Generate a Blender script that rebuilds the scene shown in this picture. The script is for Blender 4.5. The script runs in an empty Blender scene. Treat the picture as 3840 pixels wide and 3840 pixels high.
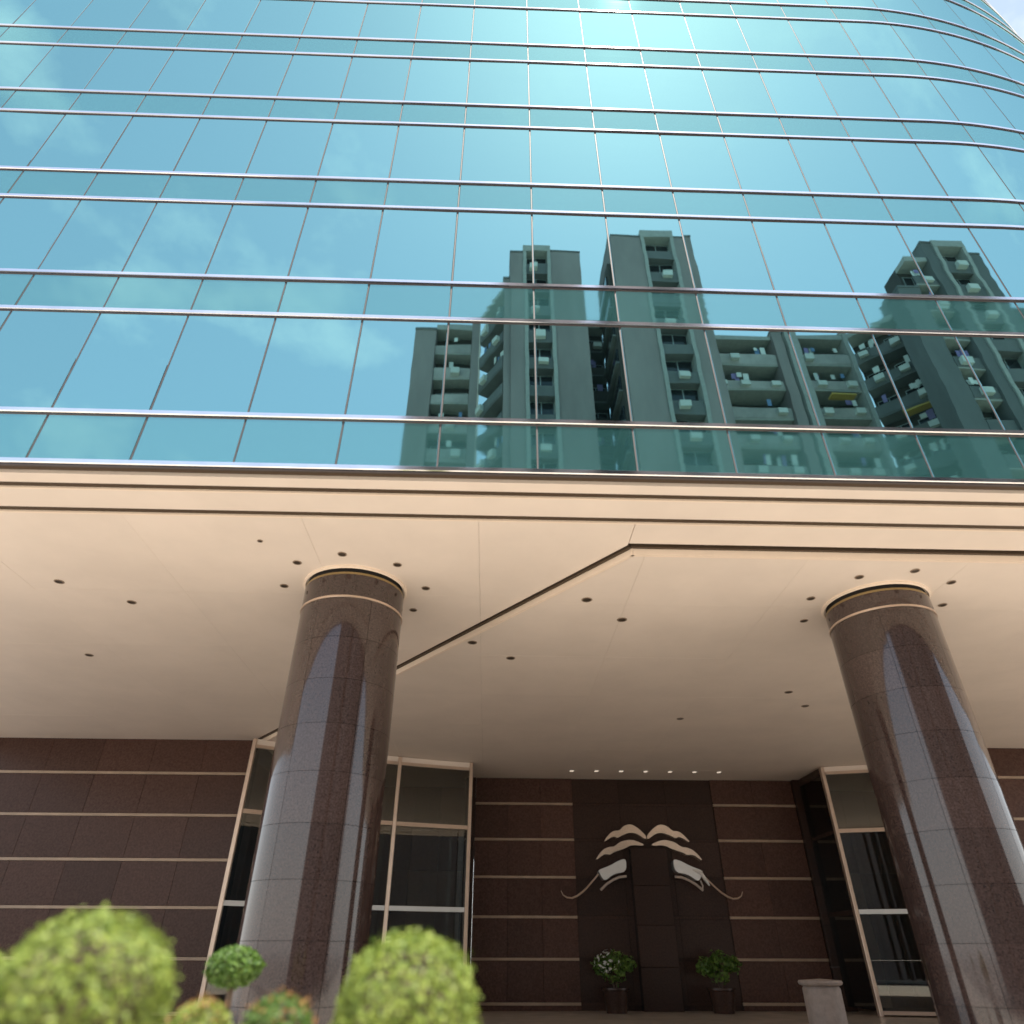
import bpy, bmesh, math, random
from mathutils import Vector, Matrix
R = math.radians
random.seed(11)
scn = bpy.context.scene
col = scn.collection

# ------------------------------------------------------------------ camera
cam_d = bpy.data.cameras.new('camera')
cam = bpy.data.objects.new('camera', cam_d)
col.objects.link(cam)
cam_d.sensor_width = 36.0
cam_d.lens = 23.53
cam_d.clip_end = 3000
cam.matrix_world = (Matrix.Translation((0, 0, 1.6)) @ Matrix.Rotation(R(-1.75), 4, 'Z')
                    @ Matrix.Rotation(R(90 + 33.57), 4, 'X') @ Matrix.Rotation(R(0.17), 4, 'Z'))
cam_d.dof.use_dof = True
cam_d.dof.focus_distance = 17.0
cam_d.dof.aperture_fstop = 0.45
scn.camera = cam

# ------------------------------------------------------------------ sky and sun
SUN_EL, SUN_AZ = 73.0, 152.0        # azimuth clockwise from +Y: behind the camera, to the right
w = bpy.data.worlds.new('World')
scn.world = w
w.use_nodes = True
wn, wl = w.node_tree.nodes, w.node_tree.links
wn.clear()
out = wn.new('ShaderNodeOutputWorld')
bg = wn.new('ShaderNodeBackground')
bg.inputs['Strength'].default_value = 0.11
sky = wn.new('ShaderNodeTexSky')
sky.sky_type = 'NISHITA'
sky.sun_disc = False
sky.sun_elevation = R(SUN_EL)
sky.sun_rotation = R(SUN_AZ)
sky.air_density = 1.3
sky.dust_density = 0.65
sky.ozone_density = 1.5
tc = wn.new('ShaderNodeTexCoord')
mp = wn.new('ShaderNodeMapping')
mp.inputs['Location'].default_value = (3.1, 1.7, 0.4)
mp.inputs['Scale'].default_value = (2.2, 2.2, 3.6)
nz = wn.new('ShaderNodeTexNoise')
nz.inputs['Scale'].default_value = 1.6
nz.inputs['Detail'].default_value = 9
nz.inputs['Roughness'].default_value = 0.58
rp = wn.new('ShaderNodeValToRGB')
rp.color_ramp.elements[0].position = 0.54
rp.color_ramp.elements[0].color = (0.17, 0.17, 0.17, 1)
rp.color_ramp.elements[1].position = 0.72
rp.color_ramp.elements[1].color = (0.54, 0.54, 0.54, 1)
mx = wn.new('ShaderNodeMix')
mx.data_type = 'RGBA'
mx.inputs[7].default_value = (8.0, 8.1, 8.3, 1)
wl.new(tc.outputs['Generated'], mp.inputs['Vector'])
wl.new(mp.outputs['Vector'], nz.inputs['Vector'])
wl.new(nz.outputs['Fac'], rp.inputs['Fac'])
sx = wn.new('ShaderNodeSeparateXYZ')
wl.new(tc.outputs['Generated'], sx.inputs[0])
hz = wn.new('ShaderNodeMapRange')           # whitish haze low over the horizon, thinning out upwards
hz.inputs[1].default_value = 0.0
hz.inputs[2].default_value = 0.62
hz.inputs[3].default_value = 0.75
hz.inputs[4].default_value = 0.0
hz.interpolation_type = 'SMOOTHSTEP'
wl.new(sx.outputs['Z'], hz.inputs[0])
mxm = wn.new('ShaderNodeMath')
mxm.operation = 'MAXIMUM'
wl.new(hz.outputs[0], mxm.inputs[0])
wl.new(rp.outputs['Color'], mxm.inputs[1])
wl.new(mxm.outputs[0], mx.inputs[0])
wl.new(sky.outputs['Color'], mx.inputs[6])
wl.new(mx.outputs[2], bg.inputs['Color'])
wl.new(bg.outputs[0], out.inputs[0])

sd = bpy.data.lights.new('sun', 'SUN')
sd.energy = 4.6
sd.angle = R(0.53)
sd.color = (1.0, 0.93, 0.83)
sun = bpy.data.objects.new('sun', sd)
col.objects.link(sun)
sdir = Vector((math.sin(R(SUN_AZ)) * math.cos(R(SUN_EL)), math.cos(R(SUN_AZ)) * math.cos(R(SUN_EL)), math.sin(R(SUN_EL))))
sun.rotation_euler = sdir.to_track_quat('Z', 'Y').to_euler()
sun.location = (0, -10, 60)

scn.view_settings.view_transform = 'Standard'
scn.view_settings.look = 'None'
scn.view_settings.gamma = 1.0
scn.view_settings.use_curve_mapping = False
scn.view_settings.exposure = 1.06
scn.cycles.diffuse_bounces = 8
scn.cycles.max_bounces = 14

# ------------------------------------------------------------------ materials
def mat(name, color, rough=0.5, metal=0.0, var=0.0, vscale=3.0, bump=0.0, bscale=20.0, spec=0.5, color2=None, detail=4.0, coat=0.0, stretch=(1, 1, 1), rand=0.0):
    m = bpy.data.materials.new(name)
    m.use_nodes = True
    n, l = m.node_tree.nodes, m.node_tree.links
    b = n['Principled BSDF']
    b.inputs['Base Color'].default_value = (*color, 1)
    b.inputs['Roughness'].default_value = rough
    b.inputs['Metallic'].default_value = metal
    b.inputs['Specular IOR Level'].default_value = spec
    if coat:
        b.inputs['Coat Weight'].default_value = coat
        b.inputs['Coat Roughness'].default_value = 0.04
    t = n.new('ShaderNodeTexCoord')
    g = n.new('ShaderNodeNewGeometry')
    mpn = n.new('ShaderNodeMapping')
    mpn.inputs['Scale'].default_value = stretch
    l.new(g.outputs['Position'], mpn.inputs['Vector'])
    if var or color2:
        x = n.new('ShaderNodeTexNoise')
        x.inputs['Scale'].default_value = vscale
        x.inputs['Detail'].default_value = detail
        x.inputs['Roughness'].default_value = 0.62
        l.new(mpn.outputs['Vector'], x.inputs['Vector'])
        r = n.new('ShaderNodeValToRGB')
        c2 = color2 or tuple(min(1, c * (1 + var)) for c in color)
        c1 = color if color2 else tuple(c * (1 - var) for c in color)
        r.color_ramp.elements[0].position = 0.34
        r.color_ramp.elements[1].position = 0.66
        r.color_ramp.elements[0].color = (*c1, 1)
        r.color_ramp.elements[1].color = (*c2, 1)
        l.new(x.outputs['Fac'], r.inputs['Fac'])
        l.new(r.outputs['Color'], b.inputs['Base Color'])
    if rand:
        oi = n.new('ShaderNodeObjectInfo')
        mr = n.new('ShaderNodeMapRange')
        mr.inputs[3].default_value = 1 - rand
        mr.inputs[4].default_value = 1 + rand
        hv = n.new('ShaderNodeHueSaturation')
        l.new(oi.outputs['Random'], mr.inputs[0])
        l.new(mr.outputs[0], hv.inputs['Value'])
        if b.inputs['Base Color'].is_linked:
            l.new(b.inputs['Base Color'].links[0].from_socket, hv.inputs['Color'])
        else:
            hv.inputs['Color'].default_value = (*color, 1)
        l.new(hv.outputs['Color'], b.inputs['Base Color'])
    if bump:
        x = n.new('ShaderNodeTexNoise')
        x.inputs['Scale'].default_value = bscale
        x.inputs['Detail'].default_value = 3
        l.new(mpn.outputs['Vector'], x.inputs['Vector'])
        q = n.new('ShaderNodeBump')
        q.inputs['Strength'].default_value = bump
        q.inputs['Distance'].default_value = 0.01
        l.new(x.outputs['Fac'], q.inputs['Height'])
        l.new(q.outputs['Normal'], b.inputs['Normal'])
    return m

def mirror_glass(name, tint, diff, mixf, wav, rough, stretch=(0.6, 0.6, 1.5)):
    """coated facade glass: a tinted mirror over a body colour, very slightly wavy"""
    m = bpy.data.materials.new(name)
    m.use_nodes = True
    n, l = m.node_tree.nodes, m.node_tree.links
    n.remove(n['Principled BSDF'])
    o = n['Material Output']
    g = n.new('ShaderNodeBsdfGlossy')
    g.inputs['Color'].default_value = (*tint, 1)
    g.inputs['Roughness'].default_value = rough
    d = n.new('ShaderNodeBsdfDiffuse')
    d.inputs['Color'].default_value = (*diff, 1)
    s = n.new('ShaderNodeMixShader')
    s.inputs[0].default_value = mixf
    ge = n.new('ShaderNodeNewGeometry')
    mpn = n.new('ShaderNodeMapping')
    mpn.inputs['Scale'].default_value = stretch
    x = n.new('ShaderNodeTexNoise')
    x.inputs['Scale'].default_value = 0.9
    x.inputs['Detail'].default_value = 1
    q = n.new('ShaderNodeBump')
    q.inputs['Strength'].default_value = 1.0
    q.inputs['Distance'].default_value = wav
    # each pane takes the coating a touch differently
    oi = n.new('ShaderNodeObjectInfo')
    hv = n.new('ShaderNodeHueSaturation')
    mr = n.new('ShaderNodeMapRange')
    mr.inputs[3].default_value = 0.965
    mr.inputs[4].default_value = 1.035
    hv.inputs['Color'].default_value = (*tint, 1)
    l.new(oi.outputs['Random'], mr.inputs[0])
    l.new(mr.outputs[0], hv.inputs['Value'])
    l.new(hv.outputs['Color'], g.inputs['Color'])
    l.new(ge.outputs['Position'], mpn.inputs['Vector'])
    l.new(mpn.outputs['Vector'], x.inputs['Vector'])
    l.new(x.outputs['Fac'], q.inputs['Height'])
    l.new(q.outputs['Normal'], g.inputs['Normal'])
    l.new(g.outputs[0], s.inputs[1])
    l.new(d.outputs[0], s.inputs[2])
    l.new(s.outputs[0], o.inputs['Surface'])
    return m

M = {}
M['vision'] = mirror_glass('coated_vision_glass', (0.315, 0.59, 0.55), (0.02, 0.05, 0.06), 0.05, 0.0012, 0.004)
M['spandrel'] = mirror_glass('coated_spandrel_glass', (0.285, 0.545, 0.515), (0.07, 0.23, 0.23), 0.25, 0.0006, 0.03, (0.3, 0.3, 5.0))
M['steel'] = mat('polished_steel_rail', (0.86, 0.83, 0.82), 0.10, 1.0, var=0.06, vscale=2)
M['rail_shade'] = mat('painted_rail_shade', (0.06, 0.045, 0.04), 0.5)  # shade under the rails, put into the colour of a strip
M['gap'] = mat('painted_gap_shade', (0.060, 0.038, 0.021), 0.6)  # dark colour stands in for the shade inside the soffit grooves
M['mullion'] = mat('anodised_mullion', (0.085, 0.072, 0.072), 0.6, 0.0)
M['void'] = mat('dark_void', (0.012, 0.010, 0.009), 0.9)
M['soffit'] = mat('cream_ceiling_paint', (0.765, 0.668, 0.585), 0.55, var=0.035, vscale=0.7, bump=0.05, bscale=60, rand=0.012)
M['lip'] = mat('cream_ceiling_trim', (0.84, 0.70, 0.57), 0.4, var=0.02)
M['granite'] = mat('polished_brown_granite', (0.027, 0.016, 0.014), 0.09, 0, vscale=34, spec=0.65, color2=(0.072, 0.047, 0.041), detail=8, coat=0.2, rand=0.16)
M['wallstone'] = mat('dark_brown_granite', (0.058, 0.028, 0.021), 0.26, 0, vscale=16, spec=0.18, color2=(0.100, 0.054, 0.041), detail=8, rand=0.15)
M['blackstone'] = mat('near_black_granite', (0.030, 0.016, 0.012), 0.26, 0, vscale=20, spec=0.25, color2=(0.050, 0.028, 0.021), detail=6, rand=0.2)
M['bronze'] = mat('pale_bronze_trim', (0.60, 0.46, 0.36), 0.34, 0.6, var=0.06, vscale=3)
M['inlay'] = mat('satin_bronze_inlay', (0.34, 0.25, 0.18), 0.42, 0.3, var=0.12, vscale=2)
M['brass'] = mat('dull_brass', (0.34, 0.25, 0.12), 0.35, 0.8)
m_ = bpy.data.materials.new('lobby_glass')
m_.use_nodes = True
_n, _l = m_.node_tree.nodes, m_.node_tree.links
_n.remove(_n['Principled BSDF'])
_t = _n.new('ShaderNodeBsdfTransparent')
_t.inputs['Color'].default_value = (0.62, 0.60, 0.55, 1)
_g = _n.new('ShaderNodeBsdfGlossy')
_g.inputs['Color'].default_value = (0.85, 0.87, 0.85, 1)
_g.inputs['Roughness'].default_value = 0.01
_f = _n.new('ShaderNodeFresnel')
_f.inputs['IOR'].default_value = 1.75
_s = _n.new('ShaderNodeMixShader')
_l.new(_f.outputs[0], _s.inputs[0])
_l.new(_t.outputs[0], _s.inputs[1])
_l.new(_g.outputs[0], _s.inputs[2])
_l.new(_s.outputs[0], _n['Material Output'].inputs['Surface'])
M['lobbyglass'] = m_
M['lobbystone'] = mat('lobby_brown_stone', (0.17, 0.095, 0.066), 0.35, 0, vscale=9, color2=(0.24, 0.145, 0.105), detail=6, rand=0.2)
M['peach'] = mat('peach_reflection_band', (0.90, 0.76, 0.63), 0.22, 0.85, var=0.05)  # colour of the bands that imitate a reflection
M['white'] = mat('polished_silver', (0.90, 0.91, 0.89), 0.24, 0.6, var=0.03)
M['lamp_trim'] = mat('dull_lamp_trim', (0.30, 0.23, 0.17), 0.5)
M['lamp_dark'] = mat('unlit_lamp_well', (0.05, 0.036, 0.026), 0.3)
M['lamp_pale'] = mat('lit_lamp_lens', (0.85, 0.80, 0.74), 0.3)
_b = M['lamp_pale'].node_tree.nodes['Principled BSDF']
_b.inputs['Emission Color'].default_value = (1.0, 0.80, 0.62, 1)
_b.inputs['Emission Strength'].default_value = 0.35
M['paving'] = mat('pale_forecourt_paving', (0.54, 0.48, 0.41), 0.6, var=0.10, vscale=0.8, bump=0.2, bscale=12)
M['floor'] = mat('pale_lobby_floor', (0.46, 0.40, 0.33), 0.25, var=0.1, vscale=1.2)
M['asphalt'] = mat('asphalt', (0.055, 0.055, 0.057), 0.85, var=0.2, vscale=1.5, bump=0.3, bscale=40)
M['ground'] = mat('city_ground', (0.22, 0.21, 0.19), 0.9, var=0.2, vscale=0.1)
M['paint'] = mat('road_paint', (0.75, 0.75, 0.72), 0.7)
M['kerb'] = mat('kerb_concrete', (0.38, 0.37, 0.35), 0.8, var=0.1)
M['concrete'] = mat('grey_render', (0.245, 0.205, 0.205), 0.85, var=0.13, vscale=0.35, color2=(0.325, 0.275, 0.272), stretch=(1, 1, 0.25))
M['concrete_dark'] = mat('darker_render', (0.115, 0.115, 0.12), 0.85, color2=(0.165, 0.165, 0.17), vscale=0.4, stretch=(1, 1, 0.25))
M['frame_light'] = mat('pale_render_trim', (0.37, 0.36, 0.35), 0.8, var=0.08)
M['brownwall'] = mat('brown_tiled_recess', (0.055, 0.045, 0.040), 0.8, var=0.2, vscale=1.4)
M['parapet'] = mat('balcony_parapet_render', (0.37, 0.335, 0.325), 0.8, var=0.18, vscale=0.6, rand=0.2)
M['win'] = mat('dark_window_glass', (0.016, 0.018, 0.022), 0.08, spec=0.6)
M['alu'] = mat('aluminium_frame', (0.45, 0.46, 0.47), 0.4, 0.5)
M['ac'] = mat('ac_casing', (0.62, 0.62, 0.60), 0.5, var=0.06)
M['cloth_a'] = mat('laundry_white', (0.75, 0.75, 0.74), 0.9)
M['cloth_b'] = mat('laundry_violet', (0.26, 0.20, 0.42), 0.9)
M['cloth_c'] = mat('laundry_blue', (0.16, 0.26, 0.45), 0.9)
M['awning'] = mat('ochre_awning', (0.50, 0.33, 0.08), 0.7)
M['poststone'] = mat('dull_pink_stone', (0.27, 0.22, 0.19), 0.6, var=0.15, vscale=6)
M['bark'] = mat('stem_bark', (0.10, 0.07, 0.05), 0.9, var=0.2, vscale=20)
M['pot'] = mat('planter_concrete', (0.30, 0.27, 0.24), 0.8, var=0.1, vscale=5)
M['soil'] = mat('soil', (0.05, 0.035, 0.025), 1.0)
M['pale'] = mat('pale_pink_stone', (0.44, 0.36, 0.31), 0.5, var=0.08, vscale=4)

def leaf_mat(name, c1, c2):
    m = bpy.data.materials.new(name)
    m.use_nodes = True
    n, l = m.node_tree.nodes, m.node_tree.links
    b = n['Principled BSDF']
    g = n.new('ShaderNodeNewGeometry')
    r = n.new('ShaderNodeValToRGB')
    r.color_ramp.elements[0].color = (*c1, 1)
    r.color_ramp.elements[1].color = (*c2, 1)
    l.new(g.outputs['Random Per Island'], r.inputs['Fac'])
    l.new(r.outputs['Color'], b.inputs['Base Color'])
    b.inputs['Roughness'].default_value = 0.5
    tr = n.new('ShaderNodeBsdfTranslucent')
    l.new(r.outputs['Color'], tr.inputs['Color'])
    s = n.new('ShaderNodeMixShader')
    s.inputs[0].default_value = 0.30
    l.new(b.outputs[0], s.inputs[1])
    l.new(tr.outputs[0], s.inputs[2])
    l.new(s.outputs[0], n['Material Output'].inputs['Surface'])
    return m
M['leaf'] = leaf_mat('lime_leaf', (0.12, 0.19, 0.025), (0.36, 0.43, 0.08))
M['leaf2'] = leaf_mat('green_leaf', (0.05, 0.12, 0.016), (0.14, 0.24, 0.035))
M['petal'] = leaf_mat('orange_leaf', (0.30, 0.13, 0.03), (0.42, 0.22, 0.06))
M['whitepetal'] = leaf_mat('white_petal', (0.6, 0.6, 0.55), (0.8, 0.8, 0.76))

# ------------------------------------------------------------------ mesh helpers
def mesh(name, verts, faces, smooth=False):
    me = bpy.data.meshes.new(name)
    me.from_pydata([tuple(v) for v in verts], [], faces)
    me.update()
    if smooth:
        for p in me.polygons:
            p.use_smooth = True
        me.set_sharp_from_angle(angle=R(32))
    return me

def obj(name, me, m, parent=None):
    o = bpy.data.objects.new(name, me)
    if m is not None and len(me.materials) == 0:
        me.materials.append(m)
    col.objects.link(o)
    if parent is not None:
        o.parent = parent
    return o

def thing(name, label, cat, loc=(0, 0, 0), group=None):
    o = bpy.data.objects.new(name, None)
    o.empty_display_size = 0.3
    o.location = loc
    col.objects.link(o)
    o['label'] = label
    o['category'] = cat
    if group:
        o['group'] = group
    return o

class MB:
    def __init__(s):
        s.v, s.f = [], []
    def box(s, a, b):
        x0, y0, z0 = a
        x1, y1, z1 = b
        k = len(s.v)
        s.v += [(x0, y0, z0), (x1, y0, z0), (x1, y1, z0), (x0, y1, z0), (x0, y0, z1), (x1, y0, z1), (x1, y1, z1), (x0, y1, z1)]
        s.f += [tuple(k + i for i in q) for q in ((0, 3, 2, 1), (4, 5, 6, 7), (0, 1, 5, 4), (1, 2, 6, 5), (2, 3, 7, 6), (3, 0, 4, 7))]
        return s
    def bevbox(s, a, b, c):
        """box whose four edges on the -Y face are chamfered by c"""
        x0, y0, z0 = a
        x1, y1, z1 = b
        k = len(s.v)
        s.v += [(x0, y1, z0), (x1, y1, z0), (x1, y1, z1), (x0, y1, z1),
                (x0, y0 + c, z0), (x1, y0 + c, z0), (x1, y0 + c, z1), (x0, y0 + c, z1),
                (x0 + c, y0, z0 + c), (x1 - c, y0, z0 + c), (x1 - c, y0, z1 - c), (x0 + c, y0, z1 - c)]
        s.f += [tuple(k + i for i in q) for q in ((8, 9, 10, 11), (4, 5, 9, 8), (5, 6, 10, 9), (6, 7, 11, 10), (7, 4, 8, 11),
                                                  (0, 1, 5, 4), (1, 2, 6, 5), (2, 3, 7, 6), (3, 0, 4, 7), (3, 2, 1, 0))]
        return s
    def prism(s, poly, lo, hi, axis='z'):
        """extrude a polygon (list of 2D points) between lo and hi"""
        k = len(s.v)
        n = len(poly)
        P = (lambda p, h: (p[0], p[1], h)) if axis == 'z' else (lambda p, h: (p[0], h, p[1]))
        s.v += [P(p, lo) for p in poly] + [P(p, hi) for p in poly]
        s.f += [tuple(k + i for i in range(n))[::-1], tuple(k + n + i for i in range(n))]
        s.f += [(k + i, k + (i + 1) % n, k + n + (i + 1) % n, k + n + i) for i in range(n)]
        return s
    def lathe(s, prof, c, n=32, closed=True):
        k = len(s.v)
        m = len(prof)
        for i in range(n):
            a = 2 * math.pi * i / n
            for r, z in prof:
                s.v.append((c[0] + r * math.cos(a), c[1] + r * math.sin(a), c[2] + z))
        for i in range(n):
            j = (i + 1) % n
            for q in range(m - 1):
                s.f.append((k + i * m + q, k + j * m + q, k + j * m + q + 1, k + i * m + q + 1))
        return s
    def tube(s, pts, r, n=8):
        k = len(s.v)
        P = [Vector(p) for p in pts]
        for i, p in enumerate(P):
            t = (P[min(i + 1, len(P) - 1)] - P[max(i - 1, 0)]).normalized()
            u = t.cross(Vector((0, 1, 0)))
            if u.length < 0.1:
                u = t.cross(Vector((1, 0, 0)))
            u.normalize()
            v = t.cross(u)
            rr = r[i] if isinstance(r, (list, tuple)) else r
            for j in range(n):
                a = 2 * math.pi * j / n
                s.v.append(tuple(p + u * math.cos(a) * rr + v * math.sin(a) * rr))
        for i in range(len(P) - 1):
            for j in range(n):
                s.f.append((k + i * n + j, k + i * n + (j + 1) % n, k + (i + 1) * n + (j + 1) % n, k + (i + 1) * n + j))
        s.f.append(tuple(k + j for j in range(n))[::-1])
        s.f.append(tuple(k + (len(P) - 1) * n + j for j in range(n)))
        return s
    def build(s, name, m, parent=None, smooth=False, loc=None):
        me = mesh(name, s.v, s.f, smooth)
        bm = bmesh.new()
        bm.from_mesh(me)
        bmesh.ops.recalc_face_normals(bm, faces=bm.faces)
        bm.to_mesh(me)
        bm.free()
        if smooth:
            me.set_sharp_from_angle(angle=R(32))
        o = obj(name, me, m, parent)
        if loc is not None:
            o.location = loc
        return o

def structure(o):
    o['kind'] = 'structure'
    return o

# ------------------------------------------------------------------ ground
structure(MB().box((-900, -900, -0.3), (900, 900, -0.12)).build('ground', M['ground']))
structure(MB().box((-300, -15.0, -0.12), (300, -5.0, -0.10)).build('road', M['asphalt']))
for y in (-14.7, -10.05, -5.3):
    if y == -10.05:
        for i in range(-10, 11):
            structure(MB().box((i * 6 - 1.2, y, -0.10), (i * 6 + 1.2, y + 0.1, -0.096)).build('lane_marking', M['paint']))
    else:
        structure(MB().box((-120, y, -0.10), (120, y + 0.1, -0.096)).build('lane_marking', M['paint']))
structure(MB().box((-120, -5.0, -0.12), (120, -4.7, 0.012)).build('kerb', M['kerb']))
structure(MB().box((-120, -4.7, -0.12), (120, 11.0, 0.0)).build('forecourt_pavement', M['paving']))
structure(MB().box((-120, 11.0, -0.12), (120, 34.0, 0.004)).build('lobby_floor', M['floor']))
structure(MB().box((-120, -15.3, -0.12), (120, -15.0, 0.012)).build('kerb', M['kerb']))
structure(MB().box((-120, -24.0, -0.12), (120, -15.3, 0.0)).build('far_pavement', M['paving']))

# ------------------------------------------------------------------ glass tower
FY = 8.5            # glass plane
X0, PW = 0.67, 1.604
Z0, FH, SPH = 8.0, 3.53, 1.045
ARC_X, ARC_R = 10.9, 19.0
NF = 9
K0, K1 = -12, 20
def fp(s, off=0.0):
    """point on the facade line at running length s, off metres in front of the glass"""
    if s <= ARC_X:
        return (s, FY - off)
    a = (s - ARC_X) / ARC_R
    return (ARC_X + (ARC_R + off) * math.sin(a), FY + ARC_R - (ARC_R + off) * math.cos(a))

tower = thing('office_building', 'tall office building with curved corner and mirrored blue glass curtain wall', 'building', (0, FY + 6, 0))
tinv = Matrix.Translation((0, -(FY + 6), 0))
def tbuild(mb, name, m, smooth=False, parent=None):
    mb.v = [(x, y - (FY + 6), z) for x, y, z in mb.v]
    return mb.build(name, m, parent or tower, smooth)

flat_cache = {}
def pane(k, z0, z1, name, m):
    g = 0.016
    s0, s1 = X0 + PW * k + g, X0 + PW * (k + 1) - g
    zc, zh = (z0 + z1) / 2, (z1 - z0) / 2 - 0.012
    if s1 <= ARC_X:
        key = (name,)
        if key not in flat_cache:
            hw = (s1 - s0) / 2
            flat_cache[key] = MB().bevbox((-hw, 0, -zh), (hw, 0.03, zh), 0.006)
            me = mesh(name, flat_cache[key].v, flat_cache[key].f)
            me.materials.append(m)
            flat_cache[key] = me
        o = obj(name, flat_cache[key], m, tower)
        o.location = ((s0 + s1) / 2, -6.0, zc)
    else:
        mb = MB()
        n = 6
        for i in range(n + 1):
            s = s0 + (s1 - s0) * i / n
            a = fp(s)
            b = fp(s, -0.03)
            mb.v += [(a[0], a[1] - FY - 6, zc - zh), (a[0], a[1] - FY - 6, zc + zh), (b[0], b[1] - FY - 6, zc - zh), (b[0], b[1] - FY - 6, zc + zh)]
        for i in range(n):
            q = 4 * i
            mb.f += [(q, q + 4, q + 5, q + 1), (q + 2, q + 3, q + 7, q + 6), (q, q + 2, q + 6, q + 4), (q + 1, q + 5, q + 7, q + 3)]
        mb.f += [(0, 1, 3, 2), (4 * n, 4 * n + 2, 4 * n + 3, 4 * n + 1)]
        o = mb.build(name, m, tower, True)
    if s1 <= ARC_X:
        o.rotation_euler = (R(random.gauss(0, 0.06)), 0, R(random.gauss(0, 0.09)))

for fl in range(NF):
    zb = Z0 + FH * fl
    for k in range(K0, K1):
        pane(k, zb, zb + SPH, 'spandrel_pane', M['spandrel'])
        pane(k, zb + SPH, zb + FH, 'glass_pane', M['vision'])

SAMP = [X0 + PW * K0, ARC_X] + [ARC_X + 0.4 * i for i in range(1, int((X0 + PW * K1 - ARC_X) / 0.4))] + [X0 + PW * K1]
def rail(z, h, dep, name='steel_rail', m=None):
    mb = MB()
    prof = [(-0.02, -h / 2)] + [(dep - 0.012, -h / 2), (dep, -h / 2 + 0.012), (dep, h / 2 - 0.012), (dep - 0.012, h / 2), (-0.02, h / 2)]
    n = len(prof)
    for s in SAMP:
        for o_, dz in prof:
            p = fp(s, o_)
            mb.v.append((p[0], p[1], z + dz))
    for i in range(len(SAMP) - 1):
        for j in range(n - 1):
            mb.f.append((i * n + j, (i + 1) * n + j, (i + 1) * n + j + 1, i * n + j + 1))
    o = tbuild(mb, name, m or M['steel'], m is None)
    return o
for fl in range(NF):
    zb = Z0 + FH * fl
    for z in (zb, zb + SPH):
        rail(z + 0.024, 0.096, 0.030)
        rail(z - 0.048, 0.046, 0.012, 'rail_shade_strip', M['rail_shade'])  # dark strip drawn as the shaded underside of the rail

for k in range(K0, K1 + 1):
    s = X0 + PW * k
    mb = MB()
    a, b = fp(s - 0.013, -0.004), fp(s + 0.013, -0.004)
    a2, b2 = fp(s - 0.013, -0.05), fp(s + 0.013, -0.05)
    mb.prism([a, b, b2, a2], Z0, Z0 + NF * FH)
    tbuild(mb, 'mullion', M['mullion'])
# dark structure behind the glass, its roof, and the shadow gap under the lowest rail
mb = MB()
poly = [fp(s, -0.06) for s in SAMP] + [(30, 60), (SAMP[0], 60)]
mb.prism(poly, Z0 + 0.06, Z0 + NF * FH)
tbuild(mb, 'core_wall', M['void'])
mb = MB()
poly = [fp(s, -0.02) for s in SAMP] + [(30.2, 60.2), (SAMP[0] - 0.2, 60.2)]
mb.prism(poly, Z0 + NF * FH + 0.002, Z0 + NF * FH + 0.5)
tbuild(mb, 'roof_parapet', M['steel'])

# ------------------------------------------------------------------ stepped soffit
ceil = structure(MB().prism([fp(s, -0.05) for s in SAMP] + [(34, 34), (SAMP[0], 34)], 8.02, 8.055).build('ceiling', M['void']))
ceil['label'] = 'cream painted soffit of the open entrance hall with stepped front edge'
XL, XR = SAMP[0], 34.0
def strip(d0, d1, zb, zt, name, m):
    """a band of the soffit that follows the facade line, from d0 to d1 metres behind the glass"""
    mb = MB()
    A = [fp(s, -d0) for s in SAMP]
    B = [fp(s, -d1) for s in SAMP]
    n = len(SAMP)
    for i in range(n):
        mb.v += [(*A[i], zb), (*B[i], zb), (*B[i], zt), (*A[i], zt)]
    for i in range(n - 1):
        for q in range(4):
            mb.f.append((4 * i + q, 4 * i + 4 + q, 4 * i + 4 + (q + 1) % 4, 4 * i + (q + 1) % 4))
    mb.f += [(0, 1, 2, 3), (4 * n - 4, 4 * n - 1, 4 * n - 2, 4 * n - 3)]
    return mb.build(name, m, ceil)
strip(0.01, 0.165, 7.975, 8.018, 'gap_shade_strip', M['gap'])  # these strips carry the shade of the open grooves in their colour
strip(0.17, 0.42, 7.915, 8.018, 'soffit_step', M['soffit'])
strip(0.422, 0.536, 7.922, 8.018, 'gap_shade_strip', M['gap'])
strip(0.538, 0.57, 7.890, 8.018, 'soffit_lip', M['lip'])
strip(0.572, 1.10, 7.892, 8.018, 'soffit_step', M['soffit'])
strip(1.102, 1.216, 7.898, 8.018, 'gap_shade_strip', M['gap'])
strip(1.218, 1.255, 7.866, 8.018, 'soffit_lip', M['lip'])

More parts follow.
